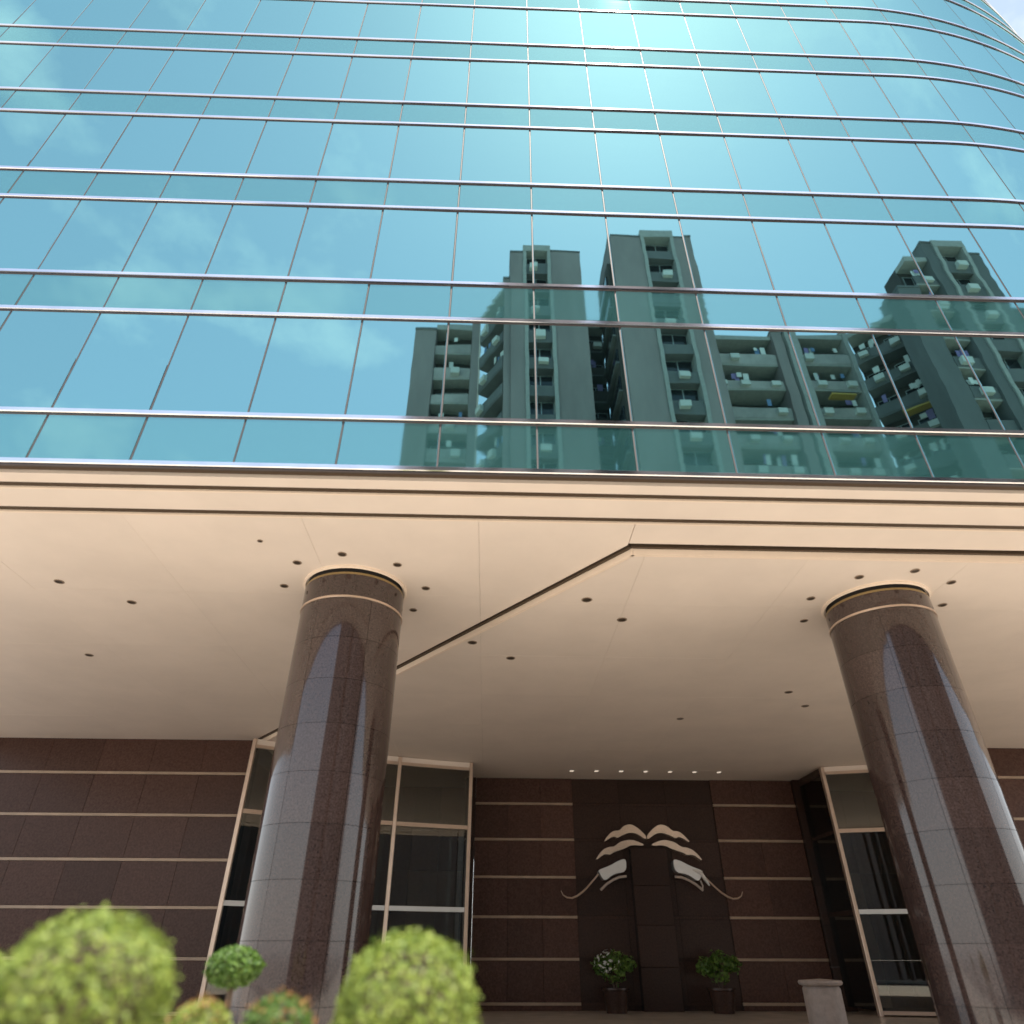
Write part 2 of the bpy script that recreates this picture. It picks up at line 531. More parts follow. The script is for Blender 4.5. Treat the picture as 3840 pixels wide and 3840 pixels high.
def clip(poly, a, b, c):
    """keep a*x+b*y<=c"""
    o = []
    n = len(poly)
    for i in range(n):
        p, q = poly[i], poly[(i + 1) % n]
        dp, dq = a * p[0] + b * p[1] - c, a * q[0] + b * q[1] - c
        if dp <= 0:
            o.append(p)
        if (dp < 0 < dq) or (dq < 0 < dp):
            t = dp / (dp - dq)
            o.append((p[0] + (q[0] - p[0]) * t, p[1] + (q[1] - p[1]) * t))
    return o
def ceiling_panels(region, zb, zt, xs, ys, name):
    for i in range(len(xs) - 1):
        for j in range(len(ys) - 1):
            p = region
            for a, b, c in ((-1, 0, -(xs[i] + 0.002)), (1, 0, xs[i + 1] - 0.002), (0, -1, -(ys[j] + 0.002)), (0, 1, ys[j + 1] - 0.002)):
                p = clip(p, a, b, c)
                if len(p) < 3:
                    break
            if len(p) >= 3:
                ar = abs(sum(p[q][0] * p[(q + 1) % len(p)][1] - p[(q + 1) % len(p)][0] * p[q][1] for q in range(len(p)))) / 2
                if ar > 0.05:
                    dz = random.uniform(-0.0015, 0.0015)
                    MB().prism(p, zb + dz, zt).build(name, M['soffit'], ceil)
DA, DB = Vector((2.50, 10.50)), Vector((-8.05, 24.05))       # front corner of the lower ceiling, and where its raking edge meets the wall
dd = (DB - DA).normalized()
dn = Vector((dd.y, -dd.x))                                    # towards the lower ceiling
G = 0.10
xs = [XL + 3.05 * i for i in range(20)]
ys = [9.70 + 2.95 * i for i in range(9)]
u1 = [(XL, 9.757), (DA.x - 0.06, 9.757), (DA.x - 0.06, 10.46), (DB.x - 0.08, 24.05), (DB.x - 0.08, 24.3), (XL, 24.3)]
ceiling_panels(u1, 7.87, 7.955, xs, ys, 'ceiling_panel')
ceiling_panels([(DA.x - 0.05, 9.757), (ARC_X, 9.757), (ARC_X, 10.40), (DA.x - 0.05, 10.40)], 7.87, 7.955, [DA.x - 0.05, ARC_X], [9.7, 10.5], 'ceiling_panel')
# outer part of the third step follows the curve
mb = MB()
SA = [s for s in SAMP if s >= ARC_X]
for s in SA:
    A, B = fp(s, -1.257), fp(s, -1.90)
    mb.v += [(*A, 7.87), (*B, 7.87), (*B, 7.955), (*A, 7.955)]
for i in range(len(SA) - 1):
    for q in range(4):
        mb.f.append((4 * i + q, 4 * i + 4 + q, 4 * i + 4 + (q + 1) % 4, 4 * i + (q + 1) % 4))
mb.f += [(0, 1, 2, 3), (4 * len(SA) - 4, 4 * len(SA) - 1, 4 * len(SA) - 2, 4 * len(SA) - 3)]
mb.build('soffit_step', M['soffit'], ceil)

low = [tuple(DA + dn * G + Vector((0, 0.06))), (ARC_X, 10.56)] + [fp(s, -2.06) for s in SA if fp(s)[0] < 27] + [(27, 34), (-8, 34), tuple(DB + dn * G)]
ceiling_panels(low, 7.735, 7.80, xs, ys, 'ceiling_panel')
# pale lip along the edge of the lower ceiling, its riser facing the street
def ribbon(pts, wdt, zb, zt, name, m):
    mb = MB()
    n = len(pts)
    P = [Vector(p) for p in pts]
    for i in range(n):
        t = (P[min(i + 1, n - 1)] - P[max(i - 1, 0)]).normalized()
        nn = Vector((-t.y, t.x))
        a, b = P[i], P[i] + nn * wdt
        mb.v += [(a.x, a.y, zb), (b.x, b.y, zb), (b.x, b.y, zt), (a.x, a.y, zt)]
    for i in range(n - 1):
        for q in range(4):
            mb.f.append((4 * i + q, 4 * i + 4 + q, 4 * i + 4 + (q + 1) % 4, 4 * i + (q + 1) % 4))
    mb.f += [(0, 1, 2, 3), (4 * n - 4, 4 * n - 1, 4 * n - 2, 4 * n - 3)]
    return mb.build(name, m, ceil)
LIPZ = 7.705
edge = [tuple(DB), tuple(DA)]
front = [tuple(DA), (ARC_X, DA.y)] + [fp(s_, -(DA.y - FY)) for s_ in SA[1:] if fp(s_)[0] < 27]
def shift(pts, d):
    P = [Vector(p) for p in pts]
    o = []
    for i in range(len(P)):
        t_ = (P[min(i + 1, len(P) - 1)] - P[max(i - 1, 0)]).normalized()
        o.append(tuple(P[i] + Vector((-t_.y, t_.x)) * d))
    return o
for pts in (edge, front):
    ribbon(shift(pts, -0.03), 0.065, 7.838, 7.955, 'gap_shade_strip', M['gap'])
    ribbon(shift(pts, 0.037), 0.05, LIPZ, 7.955, 'soffit_lip', M['lip'])

# ------------------------------------------------------------------ granite columns
def ring_seg(r0, r1, a0, a1, z0, z1, n, c):
    mb = MB()
    for i in range(n + 1):
        a = a0 + (a1 - a0) * i / n
        ca, sa = math.cos(a), math.sin(a)
        mb.v += [(r1 * ca, r1 * sa, z0), (r1 * ca, r1 * sa, z1), (r0 * ca, r0 * sa, z0), (r0 * ca, r0 * sa, z1)]
    for i in range(n):
        q = 4 * i
        mb.f += [(q, q + 4, q + 5, q + 1), (q + 2, q + 3, q + 7, q + 6), (q, q + 2, q + 6, q + 4), (q + 1, q + 5, q + 7, q + 3)]
    mb.f += [(0, 1, 3, 2), (4 * n, 4 * n + 2, 4 * n + 3, 4 * n + 1)]
    return mb
def column(x, y, top, label, ang0):
    t = thing('granite_column', label, 'column', (x, y, 0), 'polished granite columns of the entrance')
    rad = 0.985
    MB().lathe([(0.001, 0), (rad - 0.035, 0), (rad - 0.035, top), (0.001, top)], (0, 0, 0), 48).build('core', M['void'], t, True)
    joints = [0.0] + [7.20 - 0.775 * i for i in range(9, -1, -1)]
    proto = {}
    for j in range(len(joints) - 1):
        z0, z1 = joints[j], joints[j + 1]
        for q in range(6):
            a0 = ang0 + q * math.pi / 3 + 0.003
            a1 = ang0 + (q + 1) * math.pi / 3 - 0.003
            o = ring_seg(rad - 0.03, rad + random.uniform(-0.001, 0.001), a0, a1, z0 + 0.003, z1 - 0.003, 12, None).build('granite_panel', M['granite'], t, True)
    MB().lathe([(rad - 0.03, 7.206), (rad + 0.016, 7.206), (rad + 0.02, 7.225), (rad + 0.016, 7.247), (rad - 0.03, 7.247)], (0, 0, 0), 64).build('band', M['bronze'], t, True)
    o = MB().lathe([(rad - 0.03, 7.252), (rad, 7.252), (rad, top - 0.17), (rad - 0.03, top - 0.17)], (0, 0, 0), 64).build('cap', M['granite'], t, True)
    MB().lathe([(rad - 0.033, top - 0.165), (rad - 0.005, top - 0.165), (rad - 0.005, top - 0.12), (rad - 0.033, top - 0.12)], (0, 0, 0), 64).build('collar', M['brass'], t)
    MB().lathe([(rad + 0.012, top - 0.05), (rad + 0.05, top - 0.03), (rad + 0.05, top + 0.02), (rad + 0.012, top + 0.02)], (0, 0, 0), 64).build('ceiling_trim', M['lip'], t)
    return t
column(-2.82, 12.42, 7.866, 'round polished brown granite column rising behind the two bushes on the left', R(-118))
column(7.94, 12.42, 7.73, 'round polished brown granite column at the right side of the photo', R(-122))

# ------------------------------------------------------------------ granite walls
STRIPS = [6.75 - 1.31 * i for i in range(6)]
def wall(name, label, x0, x1, y, top, pw, parts, sm='wallstone', plain=None):
    t = thing(name, label, 'wall', ((x0 + x1) / 2, y, 0))
    cx = (x0 + x1) / 2
    MB().box((x0 - cx, 0.05, 0), (x1 - cx, 0.4, top)).build('backing', M['void'], t)
    zl = [0.004] + [z for z in sorted(STRIPS)] + [top]
    n = max(1, round((x1 - x0) / pw))
    cw = (x1 - x0) / n
    for r in range(len(zl) - 1):
        z0 = zl[r] + (0.05 if r else 0)
        z1 = zl[r + 1] - (0.05 if r < len(zl) - 2 else 0)
        for i in range(n):
            a, b = x0 + cw * i - cx, x0 + cw * (i + 1) - cx
            MB().bevbox((a + 0.003, random.uniform(-0.002, 0.002), z0 + 0.002), (b - 0.003, 0.052, z1 - 0.002), 0.004).build('stone_panel', M[sm], t)
    for z in sorted(STRIPS):
        if parts:
            MB().bevbox((x0 - cx, -0.018, z - 0.046), (x1 - cx, 0.05, z + 0.046), 0.008).build('inlay_strip', M['inlay'], t)
        else:
            MB().bevbox((x0 - cx + 0.01, 0.004, z - 0.046), (x1 - cx - 0.01, 0.05, z + 0.046), 0.004).build('stone_panel', M[sm], t)
    return t
wall('granite_wall', 'dark brown granite wall with bronze strips left of the left column', XL, -8.12, 24.2, 7.89, 1.75, True)
wall('granite_wall', 'brown granite wall section with bronze strips between glass bay and winged reflection', -0.55, 3.38, 29.1, 7.73, 1.31, True)
wall('granite_wall', 'plain near black granite wall carrying the winged reflection', 3.38, 9.13, 29.16, 7.73, 1.92, False, 'blackstone')
wall('granite_wall', 'dark granite wall section with bronze strips right of the winged reflection', 9.13, 12.53, 29.1, 7.73, 1.70, True)
wall('granite_wall', 'dark granite wall seen beyond the right column at the photo edge', 17.4, 31.0, 23.6, 7.73, 1.75, True)
t = thing('granite_jamb', 'narrow black granite jamb beside the right glass bay', 'wall', (12.83, 29.0, 0))
zl = [0.004, 1.3, 2.6, 3.9, 5.2, 6.5, 7.73]
for i in range(6):
    MB().bevbox((-0.29, -0.1, zl[i] + 0.003), (0.29, 0.3, zl[i + 1] - 0.003), 0.006).build('stone_panel', M['blackstone'], t)
t = thing('granite_jamb', 'narrow black granite jamb behind the left glass bay', 'wall', (-0.66, 29.1, 0))
for i in range(6):
    MB().bevbox((-0.30, -0.06, zl[i] + 0.003), (0.10, 0.3, zl[i + 1] - 0.003), 0.006).build('stone_panel', M['blackstone'], t)
t = thing('granite_pier', 'black granite pier below the middle of the winged reflection', 'pier', (6.22, 28.95, 0))
for i in range(4):
    MB().bevbox((-0.70, -0.25, 0.004 + i * 1.28), (0.70, 0.19, (i + 1) * 1.28 - 0.001), 0.008).build('stone_panel', M['blackstone'], t)

# ------------------------------------------------------------------ reflection in the polished dark wall, modelled as raised bands
refl = thing('wall_reflection', 'winged reflection modelled as scalloped peach and white bands on the black granite wall', 'reflection', (6.22, 28.95, 3.4))  # mirror image in polished stone, given shape as raised bands
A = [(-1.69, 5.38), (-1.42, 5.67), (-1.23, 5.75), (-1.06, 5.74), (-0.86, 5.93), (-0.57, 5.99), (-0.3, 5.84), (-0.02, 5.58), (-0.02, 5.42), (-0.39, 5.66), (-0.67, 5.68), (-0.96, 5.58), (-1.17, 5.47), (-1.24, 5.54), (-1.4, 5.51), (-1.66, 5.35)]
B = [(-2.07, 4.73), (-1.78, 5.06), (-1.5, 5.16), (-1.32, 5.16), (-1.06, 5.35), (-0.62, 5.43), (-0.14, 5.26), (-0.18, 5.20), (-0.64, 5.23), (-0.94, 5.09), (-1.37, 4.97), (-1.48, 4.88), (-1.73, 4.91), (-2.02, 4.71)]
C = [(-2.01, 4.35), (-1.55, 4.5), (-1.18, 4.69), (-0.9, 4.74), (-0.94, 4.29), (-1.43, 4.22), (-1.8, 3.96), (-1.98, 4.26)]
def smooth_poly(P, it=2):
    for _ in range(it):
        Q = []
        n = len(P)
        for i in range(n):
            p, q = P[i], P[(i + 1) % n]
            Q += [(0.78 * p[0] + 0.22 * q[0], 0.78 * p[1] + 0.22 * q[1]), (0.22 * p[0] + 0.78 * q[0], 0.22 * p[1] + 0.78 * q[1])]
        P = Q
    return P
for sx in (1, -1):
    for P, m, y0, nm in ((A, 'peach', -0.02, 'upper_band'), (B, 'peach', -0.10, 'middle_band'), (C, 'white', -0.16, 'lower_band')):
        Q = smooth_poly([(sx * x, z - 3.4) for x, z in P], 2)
        MB().prism(Q, y0 - 0.08, 0.17, 'y').build(nm, M[m], refl)
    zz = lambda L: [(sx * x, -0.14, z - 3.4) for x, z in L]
    MB().tube(zz([(-1.95, 3.69), (-1.7, 3.89), (-1.45, 4.03), (-1.2, 4.12), (-0.93, 4.15)]), 0.045).build('reflected_rib', M['pale'], refl, True)
    MB().tube(zz([(-3.45, 3.66), (-3.38, 3.52), (-3.24, 3.44), (-3.05, 3.42), (-2.85, 3.49), (-2.64, 3.62), (-2.46, 3.77), (-2.2, 4.02), (-2.0, 4.22)]), [0.012, 0.02, 0.028, 0.032, 0.035, 0.035, 0.03, 0.03, 0.03]).build('reflected_curl', M['bronze'], refl, True)
MB().tube([(1.62, -0.2, 0.97), (1.92, -0.2, 0.88), (2.06, -0.2, 0.68), (2.2, -0.2, 0.45)], [0.05, 0.09, 0.07, 0.03]).build('reflected_streak', M['white'], refl, True)
MB().tube([(1.9, -0.14, 0.62), (1.96, -0.14, 0.45), (1.92, -0.14, 0.29)], 0.03).build('reflected_hook', M['pale'], refl, True)

# ------------------------------------------------------------------ glazed bays
BC, BR = Vector((6.2, 0.45)), 27.0
def bay_y(x):
    return BC.y + math.sqrt(BR ** 2 - (x - BC.x) ** 2)
def glass_bay(label, xs, top, back):
    t = thing('glass_bay', label, 'glazing', (sum((xs[0], xs[-1])) / 2, bay_y(xs[0]), 0))
    ox, oy = t.location.x, t.location.y
    def loc(mb):
        mb.v = [(x - ox, y - oy, z) for x, y, z in mb.v]
        return mb
    def arc_beam(x0, x1, z0, z1, d0, d1, name, m):
        mb = MB()
        n = 8
        for i in range(n + 1):
            x = x0 + (x1 - x0) * i / n
            y = bay_y(x)
            mb.v += [(x, y - d0, z0), (x, y - d0, z1), (x, y + d1, z1), (x, y + d1, z0)]
        for i in range(n):
            for q in range(4):
                mb.f.append((4 * i + q, 4 * i + 4 + q, 4 * i + 4 + (q + 1) % 4, 4 * i + (q + 1) % 4))
        mb.f += [(0, 1, 2, 3), (4 * n, 4 * n + 3, 4 * n + 2, 4 * n + 1)]
        return loc(mb).build(name, m, t)
    levels = [(0.05, 0.15), (2.84, 2.98), (5.40, 5.53)]
    for x in xs:
        y = bay_y(x)
        loc(MB().bevbox((x - 0.065, y - 0.09, 0), (x + 0.065, y + 0.09, top - 0.02), 0.015)).build('post', M['bronze'], t)
    for i in range(len(xs) - 1):
        a, b = xs[i] + 0.066, xs[i + 1] - 0.066
        for j, (z0, z1) in enumerate(levels):
            arc_beam(a, b, z0, z1, 0.075, 0.07, 'transom', M['white'] if j == 1 else M['bronze'])
        zz = [0.152] + [v for lv in levels[1:] for v in lv] + [top - 0.30]
        for z0, z1 in ((0.152, 2.838), (2.982, 5.398), (5.532, top - 0.302)):
            arc_beam(a, b, z0, z1, 0.012, 0.012, 'pane', M['lobbyglass'])
        arc_beam(a, b, top - 0.30, top - 0.20, 0.10, 0.07, 'head_beam', M['bronze'])
        arc_beam(a, b, top - 0.195, top - 0.015, 0.05, 0.07, 'head_panel', M['soffit'])
    # side return to the granite wall
    for sx_, xr in back:
        y0 = bay_y(xr) + 0.095
        y1 = 28.9
        for z0, z1 in ((0.152, 2.838), (2.982, 5.398), (5.532, top - 0.302)):
            loc(MB().box((xr - 0.012, y0, z0), (xr + 0.012, y1, z1))).build('pane', M['lobbyglass'], t)
        for z0, z1 in ((2.842, 2.978), (5.402, 5.528), (top - 0.30, top - 0.02)):
            loc(MB().box((xr - 0.03, y0, z0), (xr + 0.03, y1, z1))).build('transom', M['blackstone'], t)
    return t
glass_bay('bronze framed glass bay half hidden behind the left column', [-7.95, -5.60, -3.30, -0.70], 7.73, [(1, -0.70)])
glass_bay('bronze framed glass bay half hidden behind the right column', [12.80, 14.9, 17.2], 7.73, [(-1, 12.80)])

def lobby(label, x0, x1, pale):
    t = thing('lobby_wall', label, 'wall', ((x0 + x1) / 2, 31.0, 0))
    cx = (x0 + x1) / 2
    n = round((x1 - x0) / 1.1)
    cw = (x1 - x0) / n
    zl_ = [0.004, 1.5, 3.0, 4.5, 6.0, 7.73]
    for i in range(n):
        for r in range(5):
            m = 'pale' if (i in pale and r < 3) else 'lobbystone'
            MB().bevbox((x0 + i * cw - cx + 0.004, random.uniform(-0.004, 0.0), zl_[r] + 0.004), (x0 + (i + 1) * cw - cx - 0.004, 0.3, zl_[r + 1] - 0.004), 0.008).build('stone_panel', M[m], t)
    for sgn, xx in ((-1, x0), (1, x1)):
        MB().box((xx - cx - 0.15, -6.3 if (sgn < 0) == (x0 < 0) else -1.6, 0), (xx - cx + 0.15, -0.01, 7.73)).build('side_wall', M['lobbystone'], t)
lobby('brown stone wall seen inside the left glass bay', -9.0, -0.9, (5, 6))
lobby('brown stone wall seen inside the right glass bay', 13.4, 19.5, (1,))

# ------------------------------------------------------------------ recessed downlights
def lamp_parts(r, pale=False):
    trim = MB().lathe([(r * 0.78, 0.0), (r * 0.80, -0.012), (r, -0.010), (r * 1.02, 0.0)], (0, 0, 0), 20)
    well = MB().lathe([(r * 0.79, -0.006), (r * 0.55, -0.003), (0.002, -0.0035)], (0, 0, 0), 20)
    return trim, well
def downlight(x, y, z, r, label, group, pale=False):
    t = thing('ceiling_light', label, 'ceiling light', (x, y, z), group)
    a, b = lamp_parts(r)
    a.build('trim_ring', M['white'] if pale else M['lamp_trim'], t, True)
    b.build('lens', M['lamp_pale'] if pale else M['lamp_dark'], t, True)
ring = [(-131, 'front left'), (-91, 'front'), (-48, 'front right'), (-4, 'right'), (41, 'back right'), (-176, 'left'), (138, 'back left')]
for (cx, cz, nm, off) in ((-2.82, 7.868, 'left', 0), (7.94, 7.733, 'right', 4)):
    for a, wd in ring:
        a_ = R(a + off)
        downlight(cx + 1.44 * math.cos(a_), 12.42 + 1.44 * math.sin(a_), cz, 0.085,
                  'small dark ceiling light on the %s side of the %s granite column' % (wd, nm), 'ceiling lights ringed round the columns')
for x, y, z, r, lb in ((-7.70, 13.2, 7.868, .095, 'dark round ceiling light far left of the left column, the nearer of two'),
                       (-8.75, 12.3, 7.868, .095, 'dark round ceiling light near the left edge of the ceiling'),
                       (-10.1, 16.3, 7.868, .10, 'dark round ceiling light deep in the left part of the ceiling'),
                       (-0.47, 14.8, 7.733, .11, 'dark ceiling light just right of the left column, left one of its pair'),
                       (0.46, 15.75, 7.733, .11, 'dark ceiling light right of the left column, right one of its pair'),
                       (1.93, 12.45, 7.733, .11, 'dark ceiling light near the raking ceiling step, left one of its pair'),
                       (2.82, 13.4, 7.733, .11, 'dark ceiling light midway between the columns, right one of its pair'),
                       (8.25, 18.0, 7.733, .11, 'dark ceiling light left of the right column, left one of its pair'),
                       (9.2, 19.2, 7.733, .11, 'dark ceiling light close against the right column, right one of its pair'),
                       (5.85, 20.6, 7.733, .11, 'single faint ceiling light in the deep middle of the ceiling'),
                       (-4.25, 10.55, 7.868, .05, 'tiny ceiling light just inside the soffit steps on the left')):
    downlight(x, y, z, r, lb, 'dark lights scattered over the ceiling')
words = ['leftmost', 'second from left', 'third from left', 'middle', 'third from right', 'second from right', 'rightmost']
for i in range(7):
    downlight(3.25 + 0.98 * i, 27.7, 7.733, 0.12, 'pale ceiling light, %s of the row before the black granite wall' % words[i], 'pale lights in a row before the ornament wall', True)

# ------------------------------------------------------------------ planting in front
def leaf_ball(n, rx, rz, size, seed, lumps=0.075):
    rnd = random.Random(seed)
    v, f = [], []
    ph = [(rnd.uniform(0, 6.28), rnd.uniform(2, 6), rnd.uniform(2, 6), rnd.uniform(0, 6.28)) for _ in range(5)]
    for i in range(n):
        u = rnd.uniform(-1, 1)
        a = rnd.uniform(0, 6.283)
        d = Vector((math.sqrt(1 - u * u) * math.cos(a), math.sqrt(1 - u * u) * math.sin(a), u))
        b = 1 + lumps * sum(math.sin(p[1] * a + p[0]) * math.cos(p[2] * u * 1.5 + p[3]) for p in ph) / 2.2
        rr = b * (1 - abs(rnd.gauss(0, 0.07))) + (0.11 * rnd.random() if rnd.random() < 0.10 else 0)
        p = Vector((d.x * rx * rr, d.y * rx * rr, d.z * rz * rr))
        nrm = (d + Vector((rnd.gauss(0, .55), rnd.gauss(0, .55), rnd.gauss(0.25, .55)))).normalized()
        t = nrm.cross(Vector((rnd.gauss(0, 1), rnd.gauss(0, 1), rnd.gauss(0, 1)))).normalized()
        s = nrm.cross(t)
        L = size * rnd.uniform(0.7, 1.35)
        W = L * 0.52
        k = len(v)
        v += [p - t * L, p + s * W + nrm * L * 0.15, p + t * L, p - s * W + nrm * L * 0.15]
        f += [(k, k + 1, k + 2), (k, k + 2, k + 3)]
    return mesh('foliage', v, f)
def topiary(label, x, y, zc, rx, rz, n, size, seed, m='leaf', top=None, cat='bush'):
    t = thing('clipped_bush', label, cat, (x, y, 0), 'clipped bushes in front of the entrance')
    o = obj('foliage', leaf_ball(n, rx, rz, size, seed), M[m], t)
    o.location = (0, 0, zc)
    o['kind'] = 'stuff'
    core = MB().lathe([(rx * 0.80 * math.cos(a), rz * 0.80 * math.sin(a)) for a in [R(-88 + 22 * i) for i in range(9)]], (0, 0, zc), 16)
    core.build('inner_twigs', M['bark'], t, True)
    MB().tube([(0, 0, 0.36), (0.01, 0.01, 0.7), (0, 0, zc - rz * 0.6)], [0.035, 0.03, 0.028]).build('stem', M['bark'], t, True)
    if top:
        o = obj('flowers', leaf_ball(220, rx * 1.04, rz * 1.03, size * 0.9, seed + 50), M[top], t)
        o.location = (0, 0, zc + rz * 0.12)
        o['kind'] = 'stuff'
    p = MB().lathe([(0.001, 0.0), (rx * 0.55, 0.0), (rx * 0.74, 0.38), (rx * 0.80, 0.40), (rx * 0.80, 0.45), (rx * 0.70, 0.45), (rx * 0.68, 0.40)], (0, 0, 0), 24)
    p.build('pot', M['pot'], t, True)
    MB().lathe([(0.001, 0.40), (rx * 0.69, 0.40)], (0, 0, 0), 24).build('soil', M['soil'], t)
    return t
topiary('round lime green clipped bush standing before the left glass bay', -0.37, 4.0, 1.375, 0.335, 0.325, 6500, 0.016, 1)
topiary('large round lime green clipped bush at the lower left of the photo', -1.64, 3.4, 1.44, 0.345, 0.315, 6500, 0.015, 2)
topiary('lime green bush cut off by the left edge of the photo', -2.42, 3.75, 1.36, 0.30, 0.28, 4500, 0.016, 3)
topiary('small flat topped green bush at the foot of the left column', -2.15, 7.0, 1.52, 0.225, 0.145, 2600, 0.022, 4, 'leaf2')
topiary('low yellow green bush with orange leaves between the large bushes, left one', -1.42, 4.25, 1.26, 0.155, 0.15, 2000, 0.014, 5, 'leaf', 'petal')
topiary('low dark green bush with orange leaves between the large bushes, right one', -1.10, 4.5, 1.26, 0.185, 0.165, 2200, 0.014, 6, 'leaf2', 'petal')

def shrub(label, x, y, seed, tip=None):  # added in place of faint reflections of bushes in the granite
    t = thing('reflected_shrub', label, 'plant', (x, y, 0), 'shrubs standing in for reflections before the black granite wall')
    MB().lathe([(0.001, 0), (0.34, 0), (0.46, 0.62), (0.50, 0.65), (0.50, 0.72), (0.44, 0.72), (0.001, 0.68)], (0, 0, 0), 24).build('pot', M['blackstone'], t, True)
    for q in range(4):
        a = 1.57 * q + 0.4
        MB().tube([(0.05 * math.cos(a), 0.05 * math.sin(a), 0.68), (0.16 * math.cos(a), 0.16 * math.sin(a), 1.0), (0.30 * math.cos(a), 0.30 * math.sin(a), 1.45)], [0.02, 0.016, 0.01]).build('stem', M['bark'], t, True)
    for q, (dx, dz, r) in enumerate(((-0.42, 1.32, 0.30), (0.05, 1.50, 0.34), (0.46, 1.38, 0.28), (0.0, 1.12, 0.36))):
        o = obj('foliage', leaf_ball(190, r, r * 0.8, 0.07, seed * 10 + q, 0.3), M['leaf2'], t)
        o.location = (dx, 0, dz)
        o['kind'] = 'stuff'
    if tip:
        o = obj('blossom', leaf_ball(60, 0.42, 0.34, 0.07, seed * 10 + 7, 0.3), M[tip], t)
        o.location = (-0.25, -0.1, 1.45)
        o['kind'] = 'stuff'
shrub('dim shrub standing in for a whitish reflection left of the black pier', 4.45, 28.0, 3, 'whitepetal')
shrub('dim shrub standing in for a green reflection right of the black pier', 8.1, 28.0, 4)

t = thing('stone_post', 'blurred pale pinkish post at the bottom right before the dark wall', 'post', (7.45, 18.0, 0))
MB().lathe([(0.001, 0), (0.50, 0), (0.50, 0.08), (0.44, 0.12), (0.42, 0.16)], (0, 0, 0), 28).build('plinth', M['poststone'], t)
MB().lathe([(0.40, 0.16), (0.40, 1.02), (0.37, 1.06)], (0, 0, 0), 28).build('shaft', M['poststone'], t, True)
MB().lathe([(0.37, 1.06), (0.45, 1.09), (0.47, 1.13), (0.45, 1.17), (0.001, 1.20)], (0, 0, 0), 28).build('cap', M['poststone'], t, True)

# ------------------------------------------------------------------ apartment blocks across the road (seen mirrored in the glass)
VY = 2 * FY
class Face:
    """a stretch of facade between two plan points given as (x, mirrored depth)"""
    def __init__(s, parent, p0, p1):
        s.parent = parent
        a = Vector((p0[0], VY - p0[1]))
        b = Vector((p1[0], VY - p1[1]))
        s.a = a
        s.L = (b - a).length
        u = (b - a).normalized()
        n = Vector((-u.y, u.x))          # outward, towards the glass
        s.u, s.n = u, n
    def pt(s, q, d, z):
        p = s.a + s.u * q + s.n * d
        return (p.x - s.parent.location.x, p.y - s.parent.location.y, z)
    def box(s, q0, q1, d0, d1, z0, z1, name, m):
        mb = MB()
        mb.v = [s.pt(q0, d0, z0), s.pt(q1, d0, z0), s.pt(q1, d1, z0), s.pt(q0, d1, z0), s.pt(q0, d0, z1), s.pt(q1, d0, z1), s.pt(q1, d1, z1), s.pt(q0, d1, z1)]
        mb.f = [(0, 3, 2, 1), (4, 5, 6, 7), (0, 1, 5, 4), (1, 2, 6, 5), (2, 3, 7, 6), (3, 0, 4, 7)]
        return mb.build(name, m, s.parent)

FL = 3.02
def plain(parent, p0, p1, top, depth=1.6, m='concrete', joints=True):
    F = Face(parent, p0, p1)
    F.box(0, F.L, -depth, 0, 0, top, 'wall', M[m])
    F.box(-0.03, F.L + 0.03, -depth, 0.05, top + 0.002, top + 0.22, 'coping', M['concrete_dark'])
    return F
def balcony_bay(parent, p0, p1, top, zlow=24.0, rec=1.3, wallm='brownwall', par=1.05, parm='parapet', slabm='frame_light', cols=2, clutter=0.6, header=0.5, depth=1.7):
    F = Face(parent, p0, p1)
    F.box(0, F.L, -depth - rec, -rec, 0, top, 'recess_wall', M[wallm])
    F.box(0, F.L, -rec + 0.002, -0.01, 0, zlow - 0.02, 'lower_wall', M['concrete'])
    F.box(0, F.L, -rec + 0.002, 0.06, top - header, top, 'header', M['frame_light'])
    z = top - header - FL
    while z > zlow:
        F.box(0.01, F.L - 0.01, -rec + 0.003, -0.02, z - 0.16, z, 'balcony_slab', M[slabm])
        p = F.box(0.02, F.L - 0.02, -0.14, 0.015, z + 0.002, z + par, 'parapet', M[parm])
        cw = F.L / cols
        for c in range(cols):
            q0, q1 = c * cw + 0.22, (c + 1) * cw - 0.22
            w_ = F.box(q0, q1, -rec + 0.002, -rec + 0.05, z + 0.85, z + 2.35, 'window', M['alu'])
            hw = (q1 - q0) / 2
            for (a, b) in ((q0 + 0.05, q0 + hw - 0.03), (q0 + hw + 0.03, q1 - 0.05)):
                if b - a > 0.15:
                    pn = F.box(a, b, -rec + 0.052, -rec + 0.06, z + 0.92, z + 2.28, 'pane', M['win'])
                    pn.parent = w_
            if random.random() < clutter:
                q = random.uniform(q0, max(q0, q1 - 0.8))
                F.box(q, q + 0.75, 0.02, 0.36, z + 0.25, z + 0.80, 'air_conditioner', M['ac'])
            if random.random() < clutter:
                for _ in range(random.randint(1, 4)):
                    q = random.uniform(q0, max(q0, q1 - 0.5))
                    wd = random.uniform(0.25, 0.5)
                    hh = random.uniform(0.4, 0.9)
                    d = random.uniform(-0.5, -0.2)
                    F.box(q, q + wd, d, d + 0.03, z + 2.2 - hh, z + 2.2, 'laundry', M[random.choice(['cloth_a', 'cloth_a', 'cloth_b', 'cloth_c', 'ac'])])
        z -= FL
    return F
